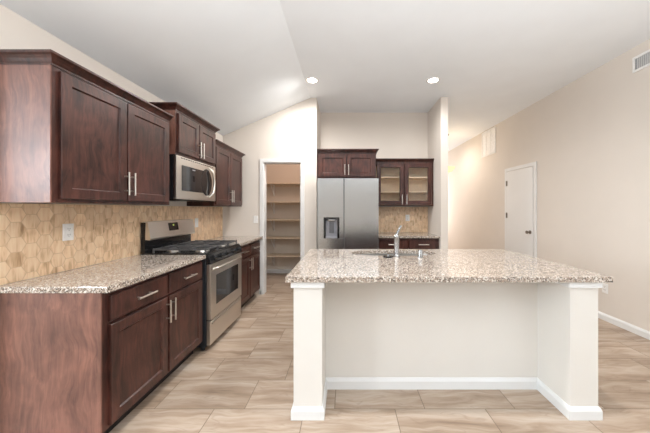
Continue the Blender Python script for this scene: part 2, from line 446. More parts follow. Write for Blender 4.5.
# trim
def skirting(name, x0, x1, y0, y1, face):
    """face: direction the board faces"""
    bm = BM(); h, d = .080, .016
    prof = [(0, 0), (d, 0), (d, h*.72), (d*.7, h*.86), (d*.35, h), (0, h)]
    if face == '-x': prism(bm, prof, lambda u, v, t: Vector((x0-u, t, v)), y0, y1)
    if face == '+x': prism(bm, prof, lambda u, v, t: Vector((x0+u, t, v)), y0, y1)
    if face == '-y': prism(bm, prof, lambda u, v, t: Vector((t, y0-u, v)), x0, x1)
    return bm
DY0, DY1, DZ = 4.478, 5.212, 2.050
bm = skirting('', XR, XR, YF, DY0-.062, '-x'); add_bm = skirting('', XR, XR, DY1+.062, YB, '-x'); add(bm, add_bm)
struct('baseboard_right', bm, TRIM)
bm = skirting('', -1.345+.02, PX0-.062, YP, YP, '-y'); add(bm, skirting('', PX1+.062, XA0, YP, YP, '-y'))
struct('baseboard_pantry', bm, TRIM)
struct('baseboard_pantry_back', skirting('', XL, XA0-.12, 5.65, 5.65, '-y'), TRIM)
struct('baseboard_hall', skirting('', 1.595, 1.595, YP-.03, YB, '+x'), TRIM)
struct('baseboard_wing', skirting('', XA1, 1.595, YP-.03, YP-.03, '-y'), TRIM)
# pantry casing and jamb
bm = BM(); c = .054
for s_, x in ((-1, PX0), (1, PX1)):
    box(bm, x, x+s_*c, YP-.016, YP, 0, PZ+c, .003)
    box(bm, x, x-s_*.012, YP, YP+.12, 0, PZ)
box(bm, PX0+.0005, PX1-.0005, YP-.016, YP, PZ, PZ+c, .003); box(bm, PX0+.012, PX1-.012, YP, YP+.12, PZ-.012, PZ)
tr = struct('trim_1', bm, TRIM, 'white casing around the pantry doorway')
for z in (.25, 1.05, 1.82):
    bm = box(BM(), PX1-.0145, PX1-.012, YP+.06, YP+.10, z-.045, z+.045); tube(bm, [(PX1-.018, YP+.055, z-.045), (PX1-.018, YP+.055, z+.045)], .006, 8)
    link('hinge', bm, BRONZE, tr)
# door in the right wall
bm = BM()
fd = Frame('x', XR); fd.p = lambda u, v, n: Vector((XR-n, u, v))
box(bm, XR-.014, XR, DY0-.0, DY1, .012, DZ)
loops_mesh(bm, fd, [rect(DY0, DY1, .012, DZ-.004, .012), rect(DY0, DY1, .012, DZ-.004, .020), rect(DY0, DY1, .012, DZ-.004, .022, .003)])
dr = struct('door_1', bm, TRIM, 'white flat door in the right wall')
for z in (.22, 1.22, 1.83):
    bm = BM(); tube(bm, [(XR-.028, DY1-.002, z-.05), (XR-.028, DY1-.002, z+.05)], .008, 8); box(bm, XR-.026, XR-.022, DY1-.03, DY1, z-.05, z+.05)
    link('hinge', bm, BRONZE, dr)
bm = BM(); lathe(bm, (XR-.022, DY0+.065, .95), [(0, 0), (.032, 0), (.032, -.006), (.012, -.012), (.011, -.034), (.022, -.042), (.028, -.055), (.024, -.068), (0, -.073)], 20, 'x')
link('door_knob', bm, BRONZE, dr, True)
bm = BM(); q = .062
box(bm, XR-.018, XR, DY0-.006-q, DY0-.006, 0, DZ+.006+q, .004); box(bm, XR-.018, XR, DY1+.006, DY1+.006+q, 0, DZ+.006+q, .004)
box(bm, XR-.018, XR, DY0-.0055, DY1+.0055, DZ+.006, DZ+.006+q, .004)
struct('trim_2', bm, TRIM, 'white casing around the door in the right wall')

# ------------------------------------------------------------------ cabinets
def base_cab(name, label, F, u0, u1, depth, drawers, doors, end=None, group=None, top=.878):
    """F.face is the face frame plane; drawers/doors are lists of (u0, u1, handle side)"""
    base = F.p((u0+u1)/2, 0, -depth/2)
    t = thing(name, label, 'cabinet', base, group)
    bm = BM(); fbox(bm, F, u0, u1, .1, top, -depth, 0); link('carcass', bm, WOOD, t)
    if end:
        bm = BM(); fbox(bm, F, u0-.004, u0-.0002, .1, top, -depth, -.0005); e_ = link('end_panel', bm, VENEER, t); e_['label'] = 'reddish brown exposed end panel'
        bm = BM(); fbox(bm, F, u0-.008, u0-.0042, .1, top, -.019, -.0005, .001); link('scribe_strip', bm, VENEER, t)
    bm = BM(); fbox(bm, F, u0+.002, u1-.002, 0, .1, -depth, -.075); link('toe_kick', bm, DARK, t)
    for a, b_ in drawers:
        d = link('drawer', slab(F, a, b_, .705, .850), WOOD, t)
        link('handle', pull(F, (a+b_)/2, .778, .021, False), NICK, d, True)
    for a, b_, s_ in doors:
        d = link('door', shaker(F, a, b_, .118, .685), WOOD, t)
        u = b_-.018 if s_ > 0 else a+.018
        link('handle', pull(F, u, .585, .021), NICK, d, True)
    return t
def wall_cab(name, label, F, u0, u1, v0, v1, depth, doors, lret, rret, hv, group=None, end=0):
    t = thing(name, label, 'cabinet', F.p((u0+u1)/2, v0, -depth/2), group)
    bm = BM(); fbox(bm, F, u0, u1, v0, v1, -depth, 0); link('carcass', bm, WOOD, t)
    if end:
        bm = BM(); fbox(bm, F, u0-.004, u0-.0002, v0, v1-.003, -depth, -.0005); e_ = link('end_panel', bm, VENEER, t); e_['label'] = 'reddish brown exposed end panel'
        if end > 1: bm = BM(); fbox(bm, F, u0-.007, u0-.0042, v0, v1-.003, -.016, -.0005, .001); link('scribe_strip', bm, VENEER, t)
    link('crown_molding', crown(F, u0, u1, v1-.002, depth, lret, rret), WOOD, t)
    for a, b_, s_ in doors:
        d = link('door', shaker(F, a, b_, v0+.022, v1-.022), WOOD, t)
        u = b_-.023 if s_ > 0 else a+.023
        link('handle', pull(F, u, hv, .021), NICK, d, True)
    return t
FB = Frame('x', -1.345); DB = 1.345+XL   # (negative) base depth
dB = -1.345-XL-.001
base_cab('base_cabinet', 'dark wooden base cabinet nearest the camera, left of the gas range, with exposed end panel', FB, 1.49, 2.512, dB,
         [(1.525, 2.010), (2.030, 2.492)], [(1.525, 2.010, 1), (2.030, 2.492, -1)], end=True)
base_cab('base_cabinet', 'dark wooden base cabinet between the gas range and the pantry doorway wall', FB, 3.284, 4.19, dB,
         [(3.31, 3.72), (3.74, 4.16)], [(3.31, 3.72, 1), (3.74, 4.16, -1)])
FU = Frame('x', -1.608); dU = -1.608-XL
wall_cab('wall_cabinet', 'dark wooden wall cabinet nearest the camera, above the first granite counter', FU, 1.475, 2.456, 1.376, 2.130, dU,
         [(1.507, 1.960, 1), (1.970, 2.428, -1)], True, False, 1.522, end=2)
FM = Frame('x', -1.590); dM = -1.590-XL
wall_cab('wall_cabinet', 'tall-set short dark wooden wall cabinet directly above the microwave', FM, 2.516, 3.278, 1.853, 2.262, dM,
         [(2.540, 2.892, 1), (2.902, 3.254, -1)], True, True, 1.965, end=1)
wall_cab('wall_cabinet', 'dark wooden wall cabinet to the right of the microwave beside the pantry', FU, 3.284, 4.160, 1.376, 2.130, dU,
         [(3.309, 3.716, 1), (3.726, 4.133, -1)], False, True, 1.515)
FF = Frame('y', 4.27)
wall_cab('wall_cabinet', 'dark wooden two-door cabinet mounted above the stainless refrigerator', FF, -.452, .474, 1.828, 2.225, YA-4.27-.001,
         [(-.425, .005, 1), (.018, .447, -1)], False, True, 1.955)
# glass-front cabinet
FG = Frame('y', 4.57); g0, g1, gz0, gz1, gd = .482, 1.478, 1.390, 2.130, YA-4.57-.011
t = thing('glass_door_cabinet', 'dark wall cabinet with two glass doors and pale shelves right of refrigerator', 'cabinet', FG.p((g0+g1)/2, gz0, -gd/2))
bm = BM()
fbox(bm, FG, g0, g0+.018, gz0, gz1, -gd, 0); fbox(bm, FG, g1-.018, g1, gz0, gz1, -gd, 0)
fbox(bm, FG, g0+.018, g1-.018, gz0, gz0+.018, -gd, 0); fbox(bm, FG, g0+.018, g1-.018, gz1-.018, gz1, -gd, 0)
fbox(bm, FG, .968, 1.002, gz0+.018, gz1-.018, -.02, 0)
link('carcass', bm, WOOD, t)
link('crown_molding', crown(FG, g0, g1, gz1-.002, gd, False, False), WOOD, t)
bm = BM(); fbox(bm, FG, g0+.019, g1-.019, gz0+.019, gz1-.019, -gd+.001, -gd+.008)
fbox(bm, FG, g0+.0185, g0+.022, gz0+.019, gz1-.019, -gd+.008, -.021); fbox(bm, FG, g1-.022, g1-.0185, gz0+.019, gz1-.019, -gd+.008, -.021)
fbox(bm, FG, g0+.022, g1-.022, gz0+.0185, gz0+.022, -gd+.008, -.021)
link('interior_lining', bm, WOODIN, t)
for z in (1.623, 1.872):
    bm = BM(); fbox(bm, FG, g0+.023, g1-.023, z, z+.019, -gd+.009, -.03); link('shelf', bm, WOODIN, t)
for a, b_, s_ in ((.520, .972, 1), (.990, 1.446, -1)):
    bm = BM(); v0, v1, fw = gz0+.022, gz1-.022, .062
    tt = [rect(a, b_, v0, v1, .001), rect(a, b_, v0, v1, .018), rect(a, b_, v0, v1, .021, .003), rect(a, b_, v0, v1, .021, fw), rect(a, b_, v0, v1, .013, fw+.006), rect(a, b_, v0, v1, .001, fw+.006), rect(a, b_, v0, v1, .001)]
    loops_mesh(bm, FG, tt, False, False)
    bmesh.ops.remove_doubles(bm, verts=bm.verts, dist=1e-6)
    d = link('door', bm, WOOD, t)
    bm = BM(); fbox(bm, FG, a+fw+.0065, b_-fw-.0065, v0+fw+.0065, v1-fw-.0065, .004, .008); p_ = link('pane', bm, GLASS, d); p_['label'] = 'clear glass pane'
    link('handle', pull(FG, b_-.030 if s_ > 0 else a+.030, 1.50, .021), NICK, d, True)
FAB = Frame('y', 4.30)
base_cab('base_cabinet', 'dark wooden base cabinet with two drawers in the alcove right of refrigerator', FAB, .500, 1.478, YA-4.30-.001,
         [(.524, .983), (.997, 1.455)], [(.524, .983, 1), (.997, 1.455, -1)])

# ------------------------------------------------------------------ worktops
def worktop(label, x0, x1, y0, y1):
    bm = box(BM(), x0, x1, y0, y1, .879, .914, .003)
    return tag(link('countertop', bm, GRAN, None, base=((x0+x1)/2, (y0+y1)/2, .879)), label, 'countertop')
worktop('speckled granite counter nearest the camera on the left, ending at the gas range', XL+.011, -1.303, 1.475, 2.514)
worktop('short speckled granite counter between the gas range and the pantry wall', XL+.011, -1.303, 3.284, YP-.004)
worktop('speckled granite counter in the alcove right of the refrigerator', .500, XA1-.002, 4.262, YA-.011)

# ------------------------------------------------------------------ gas range
ry0, ry1 = 2.520, 3.276; XF = -1.277
t = thing('gas_range', 'stainless steel gas range with black cooktop set between the two left counters', 'range', (-1.6, (ry0+ry1)/2, 0))
bm = box(BM(), -1.915, XF-.03, ry0, ry1, .045, .905, .003)
for y in (ry0+.05, ry1-.05):
    for x in (-1.87, -1.36): tube(bm, [(x, y, 0), (x, y, .05)], .018, 10)
link('body', bm, SIDE, t)
bm = box(BM(), -1.915, XF-.02, ry0, ry1, .9055, .925, .004); link('cooktop', bm, BLACK, t)
xzp = lambda u, v, tt: Vector((u, tt, v))
# backguard: black box with a leaning stainless face
bm = BM(); prism(bm, [(-1.915, .925), (-1.880, .925), (-1.880, 1.06), (-1.876, 1.212), (-1.915, 1.212)], xzp, ry0+.003, ry1-.003); bk = link('backguard', bm, BLACK, t)
bm = BM(); prism(bm, [(-1.879, 1.05), (-1.834, 1.045), (-1.828, 1.060), (-1.856, 1.216), (-1.905, 1.220), (-1.905, 1.213), (-1.875, 1.2125)], xzp, ry0+.006, ry1-.006)
link('backguard_face', bm, STEELY, bk)
def face_x(z): return -1.828+(z-1.060)/(1.216-1.060)*(-.028)
bm = BM(); a, b_ = 2.81, 2.965
prism(bm, [(face_x(1.115)-.004, 1.115), (face_x(1.115)+.003, 1.115), (face_x(1.195)+.003, 1.195), (face_x(1.195)-.004, 1.195)], xzp, a, b_)
link('display', bm, BGLASS, bk)
bm = BM()
prism(bm, [(face_x(1.163)+.003, 1.163), (face_x(1.163)+.0045, 1.163), (face_x(1.180)+.0045, 1.180), (face_x(1.180)+.003, 1.180)], xzp, 2.875, 2.898)
g_ = link('clock_readout', bm, GREEN, bk); g_['label'] = 'yellow-green glowing clock readout'
# front control panel, sloped
bm = BM(); prism(bm, [(XF-.03, .822), (XF+.012, .822), (XF+.016, .832), (XF-.010, .912), (XF-.03, .915)], xzp, ry0, ry1); cp = link('control_panel', bm, BLACK, t)
nv = Vector((.08, 0, .026)).normalized()
for k in range(5):
    y = ry0+.09+k*(ry1-ry0-.18)/4; c0 = Vector((XF+.003, y, .870))
    bm = BM(); tube(bm, [c0-nv*.004, c0+nv*.006, c0+nv*.007, c0+nv*.028, c0+nv*.032], [.027, .027, .021, .019, .015], 20)
    d_ = Vector((0, 0, 1)); tv = nv.cross(Vector((0, 1, 0))).normalized()
    tube(bm, [c0+nv*.033-tv*.018, c0+nv*.033+tv*.018], .005, 6)
    link('knob', bm, BLACK, t, True)
# oven door with window and arched handle
FR = Frame('x', XF)
bm = BM(); o0, o1 = ry0+.006, ry1-.006
wy0, wy1, wz0, wz1 = ry0+.115, ry1-.115, .415, .700
fbox(bm, FR, o0, o1, .300, .818, -.028, .0, .003)
fbox(bm, FR, o0, wy0, .300, .818, .0, .012, .003); fbox(bm, FR, wy1, o1, .300, .818, .0, .012, .003)
fbox(bm, FR, wy0, wy1, wz1, .818, .0, .012, .001); fbox(bm, FR, wy0, wy1, .300, wz0, .0, .012, .001)
od = link('oven_door', bm, STEELY, t)
bm = BM(); fbox(bm, FR, wy0+.001, wy1-.001, wz0+.001, wz1-.001, .0005, .013, .002)
for (a, b_, c_, d_) in ((wy0+.001, wy0+.03, wz0, wz1), (wy1-.03, wy1-.001, wz0, wz1)): fbox(bm, FR, a, b_, c_, d_, .0132, .0142)
link('oven_window', bm, BGLASS, od)
bm = BM(); n = 17; pts = []
for i in range(n):
    s_ = i/(n-1); y = o0+.03+s_*(o1-o0-.06); arch = math.sin(math.pi*s_)
    pts.append((XF+.012+.030*min(1, arch*3.0)+.012*arch, y, .768+.012*arch))
tube(bm, pts, .0115, 12)
link('handle', bm, STEELY, od, True)
bm = BM(); fbox(bm, FR, o0, o1, .062, .288, -.028, .006, .004)
fbox(bm, FR, o0+.03, o1-.03, .245, .268, .006, .020, .005)
link('storage_drawer', bm, STEELY, t)
# burners and grates
for (x, y, r) in ((-1.72, ry0+.17, .04), (-1.43, ry0+.17, .05), (-1.575, (ry0+ry1)/2, .045), (-1.72, ry1-.17, .045), (-1.43, ry1-.17, .04)):
    bm = BM(); lathe(bm, (x, y, .9255), [(0, 0), (r+.015, 0), (r+.012, .008), (r, .009), (r, .018), (r-.008, .022), (0, .022)], 24); link('burner', bm, STEELY, t, True)
for k in range(3):
    y0 = ry0+.012+k*(ry1-ry0-.024)/3; y1 = y0+(ry1-ry0-.024)/3-.006; x0, x1 = -1.815, -1.315; z = .950
    bm = BM(); r = .0065
    box(bm, x0, x1, y0, y0+.012, z, z+.014, .002); box(bm, x0, x1, y1-.012, y1, z, z+.014, .002)
    box(bm, x0, x0+.012, y0, y1, z, z+.014, .002); box(bm, x1-.012, x1, y0, y1, z, z+.014, .002)
    ym = (y0+y1)/2
    for xx in (x0+.155, x1-.155):
        box(bm, xx-.006, xx+.006, y0, y1, z, z+.020, .002)
    box(bm, x0, x1, ym-.006, ym+.006, z, z+.018, .002)
    for xx in (x0+.006, x1-.006, (x0+x1)/2):
        for yy in (y0+.006, y1-.006): tube(bm, [(xx, yy, .9252), (xx, yy, z+.012), (xx, yy, z+.019)], [.008, .007, .004], 8)
    link('grate', bm, IRON, t)

# ------------------------------------------------------------------ microwave
mz0, mz1 = 1.432, 1.849; MX = -1.583
t = thing('microwave', 'stainless over-the-range microwave with black window hung under the short wall cabinet', 'microwave', (-1.74, 2.90, mz0))
bm = box(BM(), XL+.012, MX-.03, 2.520, 3.276, mz0, mz1, .002); box(bm, -1.86, -1.62, 2.63, 3.17, mz0-.012, mz0, .002)
for z in (mz0+.04, mz1-.09): tube(bm, [(MX-.10, 2.5205, z), (MX-.10, 2.517, z)], .006, 8)
link('body', bm, BLACK, t)
FMW = Frame('x', MX)
bm = BM(); a0, a1 = 2.520, 3.276
wa, wb, wz0_, wz1_ = 2.603, 2.993, mz0+.085, mz1-.085
fbox(bm, FMW, a0, a1, mz0+.002, mz1-.002, -.029, 0, .004)
dm = link('door', bm, STEELY, t)
bm = BM(); fbox(bm, FMW, wa, wb, wz0_, wz1_, -.002, .004, .002); link('window', bm, BGLASS, dm)
# oval black control panel
bm = BM(); pts = []
cy, cz, ry_, rz_ = 3.063, (mz0+mz1)/2, .115, .150
def ov(n, s_): return [(cy+ry_*s_*math.cos(2*math.pi*k/40), cz+rz_*s_*math.sin(2*math.pi*k/40), n) for k in range(40)]
loops_mesh(bm, FMW, [ov(-.002, 1), ov(.005, 1), ov(.007, .96)]); link('control_panel', bm, BGLASS, t)
bm = BM(); pts = []
for i in range(19):
    s_ = i/18; a = math.sin(math.pi*s_)
    pts.append((MX+.004+.038*min(1, a*2.6), 3.113+.050*a, mz0+.045+s_*(mz1-mz0-.09)))
tube(bm, pts, .0125, 12); link('handle', bm, NICK, dm, True)
bm = BM()
for k in range(3): fbox(bm, FMW, 2.778+k*.018, 2.778+k*.018+.013, wz1_-.030, wz1_-.018, .004, .0048)
mk = link('maker_mark', bm, LGRAY, dm); mk['label'] = 'small pale maker mark'
bm = BM()
for k in range(16): fbox(bm, FMW, 2.588+k*.040, 2.588+k*.040+.030, mz1-.022, mz1-.014, -.002, .0006)
link('vent_slots', bm, BLACK, t)

# ------------------------------------------------------------------ refrigerator
f0, f1, fy, fz = -.425, .484, 4.01, 1.795
FRG = Frame('y', fy)
t = thing('refrigerator', 'stainless side-by-side refrigerator with a dispenser in the alcove', 'refrigerator', ((f0+f1)/2, 4.4, 0))
bm = box(BM(), f0+.004, f1-.004, fy+.075, YA-.03, .03, fz-.006, .004)
for x in (f0+.08, f1-.08): tube(bm, [(x, fy+.12, 0), (x, fy+.12, .04)], .02, 10); tube(bm, [(x, 4.80, 0), (x, 4.80, .04)], .02, 10)
link('body', bm, GRAYPL, t)
bm = BM(); fbox(bm, FRG, f0+.01, f1-.01, .035, .095, -.07, -.03); link('kick_grille', bm, DARK, t)
xs = -.030
dx0, dx1, dz0, dz1 = -.332, -.098, .905, 1.215
bm = BM(); zlo = .105
fbox(bm, FRG, f0, xs-.006, zlo, dz0, -.068, 0, .0015); fbox(bm, FRG, f0, xs-.006, dz1, fz, -.068, 0, .0015)
fbox(bm, FRG, f0, dx0, dz0-.008, dz1+.008, -.068, -.0004); fbox(bm, FRG, dx1, xs-.006, dz0-.008, dz1+.008, -.068, -.0004)
dl = link('door', bm, STEEL, t); dl['label'] = 'narrow left door with the dispenser'
bm = BM(); fbox(bm, FRG, xs+.006, f1, zlo, fz, -.068, 0, .0015)
drr = link('door', bm, STEEL, t); drr['label'] = 'wide right door'
bm = BM(); fbox(bm, FRG, xs-.0055, xs+.0055, zlo, fz-.004, -.067, -.003); link('door_seal', bm, DARK, t)
# dispenser
bm = BM()
fbox(bm, FRG, dx0, dx1, dz0, dz1, -.066, -.060)
fbox(bm, FRG, dx0, dx0+.030, dz0, dz1, -.060, .004); fbox(bm, FRG, dx1-.030, dx1, dz0, dz1, -.060, .004)
fbox(bm, FRG, dx0+.03, dx1-.03, dz1-.022, dz1, -.060, .004)
ds = link('dispenser', bm, BGLASS, dl)
bm = BM(); fbox(bm, FRG, dx0+.031, dx1-.031, dz0+.020, dz1-.023, -.058, -.052); fbox(bm, FRG, dx0+.031, dx1-.031, dz0, dz0+.019, -.058, .004)
link('dispenser_back', bm, LGRAY, dl)
bm = BM(); fbox(bm, FRG, -.250, -.180, dz0+.075, dz1-.075, -.051, -.030, .004); link('dispenser_paddle', bm, GRAYPL, dl)
bm = BM(); fbox(bm, FRG, -.265, -.165, dz1-.062, dz1-.026, -.051, -.012, .006); link('dispenser_nozzle', bm, CHROME, dl)

# ------------------------------------------------------------------ island
sx0, sx1, sy0, sy1 = -.381, 1.675, 1.693, 2.872
scx, scy, sa, sb = .458, 2.635, .405, .168
def sup(t_, a, b_, e=2.6):
    c_, s_ = math.cos(t_), math.sin(t_)
    return (a*math.copysign(abs(c_)**(2/e), c_), b_*math.copysign(abs(s_)**(2/e), s_))
corners = [(sx0, sy0), (sx1, sy0), (sx1, sy1), (sx0, sy1)]
ang = sorted([2*math.pi*k/96 for k in range(96)])
hole = [(scx+sup(a, sa, sb)[0], scy+sup(a, sa, sb)[1]) for a in ang]
def to_rect(p, d):
    vx, vy = p[0]-scx, p[1]-scy; ts = []
    if vx > 1e-9: ts.append((sx1-d-scx)/vx)
    if vx < -1e-9: ts.append((sx0+d-scx)/vx)
    if vy > 1e-9: ts.append((sy1-d-scy)/vy)
    if vy < -1e-9: ts.append((sy0+d-scy)/vy)
    k = min(ts); return (scx+vx*k, scy+vy*k)
def outer(d):
    out = [to_rect(p, d) for p in hole]
    for c_ in ((sx0+d, sy0+d), (sx1-d, sy0+d), (sx1-d, sy1-d), (sx0+d, sy1-d)):
        i = min(range(len(out)), key=lambda j: (out[j][0]-c_[0])**2+(out[j][1]-c_[1])**2); out[i] = c_
    return out
t_ = bmesh.new(); ID = [(hole, .879), (hole, .912), ([(scx+(x-scx)*1.006, scy+(y-scy)*1.012) for x, y in hole], .914), (outer(.003), .914), (outer(0), .911), (outer(0), .879)]
L = [[t_.verts.new((x, y, z)) for x, y in lp] for lp, z in ID]
for i in range(len(L)):
    a, b_ = L[i], L[(i+1) % len(L)]
    for k in range(96): t_.faces.new((a[k], a[(k+1) % 96], b_[(k+1) % 96], b_[k]))
tag(link('countertop', t_, GRAN, None, base=((sx0+sx1)/2, (sy0+sy1)/2, .879)), 'large speckled granite island top with the oval sink cut into it', 'countertop')

yf, yb = 1.726, 2.02; lx0, lx1, rx0, rx1 = -.335, -.153, 1.432, 1.612; topz = .8785
t = thing('kitchen_island', 'warm white kitchen island base with a recessed seating side and white baseboards', 'island', ((lx0+rx1)/2, 2.3, 0))
bm = box(BM(), lx0, rx1, yb, yb+.11, 0, topz); link('back_panel', bm, ISL, t)
for a, b_ in ((lx0, lx1), (rx0, rx1)):
    bm = box(BM(), a, b_, yf, yb-.0005, 0, topz); pl = link('end_wall', bm, ISL, t)
    bm = BM()
    box(bm, a-.016, b_+.016, yf-.016, yf-.0005, topz-.040, topz, .003)
    box(bm, a-.016, a-.0005, yf-.0005, yb-.001, topz-.040, topz, .003); box(bm, b_+.0005, b_+.016, yf-.0005, yb-.001, topz-.040, topz, .003)
    link('cap_molding', bm, TRIM, pl)
    bm = BM(); h, d = .078, .015
    def prof(pt, out):   # one side of a mitred skirting ring
        pass
    ringp = [(0, 0), (d, 0), (d, h*.70), (d*.72, h*.86), (d*.3, h), (0, h)]
    tt = bmesh.new(); rows = []
    for o, z in ringp:
        rows.append([tt.verts.new(q) for q in ((a-o, yb-.001, z), (a-o, yf-o, z), (b_+o, yf-o, z), (b_+o, yb-.001, z))])
    for i in range(len(rows)):
        r1, r2 = rows[i], rows[(i+1) % len(rows)]
        for k in range(3): tt.faces.new((r1[k], r1[k+1], r2[k+1], r2[k]))
    tt.faces.new([r[0] for r in rows]); tt.faces.new([r[-1] for r in rows])
    add(bm, tt); link('baseboard', bm, TRIM, pl)
link('baseboard', skirting('', lx1+.0005, rx0-.0005, yb, yb, '-y'), TRIM, t)
# kitchen-side cabinets of the island, open-topped around the sink
for a, b_ in ((lx0, lx0+.02), (rx1-.02, rx1)): link('side_panel', box(BM(), a, b_, yb+.111, 2.82, 0, topz), ISL, t)
link('cabinet_front', box(BM(), lx0+.0205, rx1-.0205, 2.803, 2.82, .1, topz), WOOD, t)
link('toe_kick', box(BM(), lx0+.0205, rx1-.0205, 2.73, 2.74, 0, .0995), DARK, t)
FI = Frame('y', 2.82); FI.p = lambda u, v, n: Vector((u, 2.82+n, v))
for k in range(4):
    a = lx0+.03+k*(rx1-lx0-.06)/4; b_ = a+(rx1-lx0-.06)/4-.012
    d = link('door', shaker(FI, a, b_, .118, .850), WOOD, t)
    link('handle', pull(FI, b_-.03 if k % 2 == 0 else a+.03, .74, .021), NICK, d, True)
# sink
t = thing('sink', 'oval stainless undermount sink set into the granite island top', 'sink', (scx, scy, .69))
bm = BM(); tt = bmesh.new()
lv = [(1.06, .872), (1.06, .8775), (.995, .8775), (.985, .86), (.955, .72), (.90, .700), (.12, .694)]
L = [[tt.verts.new((scx+sup(a, sa*s_, sb*s_)[0], scy+sup(a, sa*s_, sb*s_)[1], z)) for a in ang] for s_, z in lv]
for a, b_ in zip(L, L[1:]):
    for k in range(96): tt.faces.new((a[k], a[(k+1) % 96], b_[(k+1) % 96], b_[k]))
tt.faces.new(L[-1]); add(bm, tt)
link('basin', bm, SINKM, t, True)
bm = BM(); lathe(bm, (scx, scy, .6945), [(0, .001), (.030, .001), (.042, .004), (.044, .001), (.044, 0)], 24); link('drain', bm, CHROME, t, True)
# faucet
fx, fy_ = .455, 2.425
t = thing('faucet', 'brushed chrome pull-out faucet with raised lever on the near rim of the island sink', 'faucet', (fx, fy_, .914))
bm = BM(); lathe(bm, (fx, fy_, .9145), [(0, 0), (.031, 0), (.031, .006), (.025, .012), (.0235, .02)], 24)
lathe(bm, (fx, fy_, .9145), [(.0235, .012), (.0225, .05), (.0225, .165), (.0235, .168), (.0235, .180), (.020, .192), (.010, .199), (0, .200)], 24); link('body', bm, CHROME, t, True)
bm = BM(); tube(bm, [(fx+.003, fy_+.015, 1.02), (fx+.016, fy_+.08, 1.040), (fx+.027, fy_+.14, 1.055), (fx+.036, fy_+.19, 1.060), (fx+.041, fy_+.215, 1.052), (fx+.042, fy_+.222, 1.035)], [.017, .017, .018, .019, .019, .018], 16); link('spout', bm, CHROME, t, True)
bm = BM(); tube(bm, [(fx+.003, fy_, 1.105), (fx+.010, fy_-.004, 1.130), (fx+.022, fy_-.012, 1.160), (fx+.034, fy_-.02, 1.187), (fx+.036, fy_-.021, 1.192)], [.016, .013, .012, .0125, .008], 12); link('lever', bm, CHROME, t, True)
t = thing('air_gap_cap', 'short chrome cylinder air gap cap on granite right of the faucet', 'air gap', (.651, 2.365, .914))
bm = BM(); lathe(bm, (.651, 2.365, .9145), [(0, 0), (.0255, 0), (.0255, .004), (.0235, .006), (.0235, .062), (.021, .068), (0, .070)], 24); link('cap', bm, CHROME, t, True)
bm = BM(); lathe(bm, (.651, 2.365, .9142), [(.0235, 0), (.029, 0), (.029, .004), (.0258, .0045), (.0258, 0)], 24); link('collar', bm, CHROME, t, True)
t = thing('sink_strainer', 'small black and chrome sink strainer lying on granite left of the faucet', 'strainer', (.372, 2.385, .914))
bm = BM(); lathe(bm, (.372, 2.385, .9142), [(.020, 0), (.040, 0), (.044, .006), (.041, .012), (.034, .010), (.020, .004), (.020, 0)], 28); link('rubber_rim', bm, BLACK, t, True)
bm = BM(); lathe(bm, (.372, 2.385, .9145), [(0, .001), (.0195, .001), (.028, .010), (.0335, .012), (.024, .013), (.010, .012), (.008, .026), (.011, .030), (0, .032)], 28); link('basket', bm, CHROME, t, True)

# ------------------------------------------------------------------ pantry shelves
zs = [1.858, 1.487, 1.128, .772, .415]
lab = ['topmost cream pantry shelf, just under the pink-lit wall', 'second cream pantry shelf from the top', 'middle one of the five cream pantry shelves',
       'fourth cream pantry shelf from the top, second from the floor', 'lowest cream pantry shelf, nearest the tiled floor']
for z, l in zip(zs, lab):
    t = thing('pantry_shelf', l, 'shelf', (-1.26, 5.47, z), 'shelves in the pantry')
    bm = box(BM(), XL+.001, XA0-.121, 5.30, 5.649, z-.019, z, .002); link('board', bm, SHELF, t)
    bm = box(BM(), XL+.001, XA0-.121, 5.630, 5.6495, z-.062, z-.0195); link('cleat', bm, SHELF, t)
    for x in (-1.50, -.78):
        bm = BM(); box(bm, x-.012, x+.012, 5.36, 5.629, z-.026, z-.0195); box(bm, x-.012, x+.012, 5.622, 5.6295, z-.25, z-.0195)
        prism(bm, [(5.37, z-.026), (5.39, z-.026), (5.622, z-.22), (5.622, z-.245)], lambda u, v, tt: Vector((tt, u, v)), x-.005, x+.005)
        link('bracket', bm, WPLAS, t)

# ------------------------------------------------------------------ wall plates
def plate(name, label, cat, n_axis, x, y, z, kind, group=None):
    t = thing(name, label, cat, (x, y, z-.057), group)
    s_ = {'+x': lambda u, v, n: Vector((x+n, y+u, z+v)), '-x': lambda u, v, n: Vector((x-n, y+u, z+v)), '-y': lambda u, v, n: Vector((x+u, y-n, z+v))}[n_axis]
    F = Frame('x', 0); F.p = s_
    bm = BM(); loops_mesh(bm, F, [rect(-.037, .037, -.058, .058, .0003), rect(-.037, .037, -.058, .058, .003), rect(-.037, .037, -.058, .058, .006, .004)]); link('plate', bm, WPLAS, t)
    if kind == 'outlet':
        for v in (-.021, .021):
            bm = BM(); fbox(bm, F, -.016, .016, v-.014, v+.014, .0061, .0075, .001); so = link('socket', bm, WPLAS, t)
            bm = BM()
            for u in (-.007, .007): fbox(bm, F, u-.0012, u+.0012, v-.002, v+.008, .0076, .0080)
            fbox(bm, F, -.002, .002, v-.010, v-.006, .0076, .0080); link('slots', bm, DARK, so)
    else:
        bm = BM(); fbox(bm, F, -.016, .016, -.033, .033, .0061, .0080, .001); so = link('rocker', bm, WPLAS, t)
        bm = BM(); fbox(bm, F, -.014, .014, -.030, .0, .0081, .0100, .001); link('paddle', bm, WPLAS, so)
plate('outlet', 'white outlet on the hexagon tile above the counter nearest the camera', 'outlet', '+x', XL+.010, 1.872, 1.180, 'outlet')
plate('light_switch', 'white switch plate on hexagon tile just right of the range backguard', 'switch', '+x', XL+.010, 3.48, 1.163, 'switch')
plate('light_switch', 'white switch plate on the cream wall left of the pantry doorway', 'switch', '-y', -1.42, YP, 1.175, 'switch')
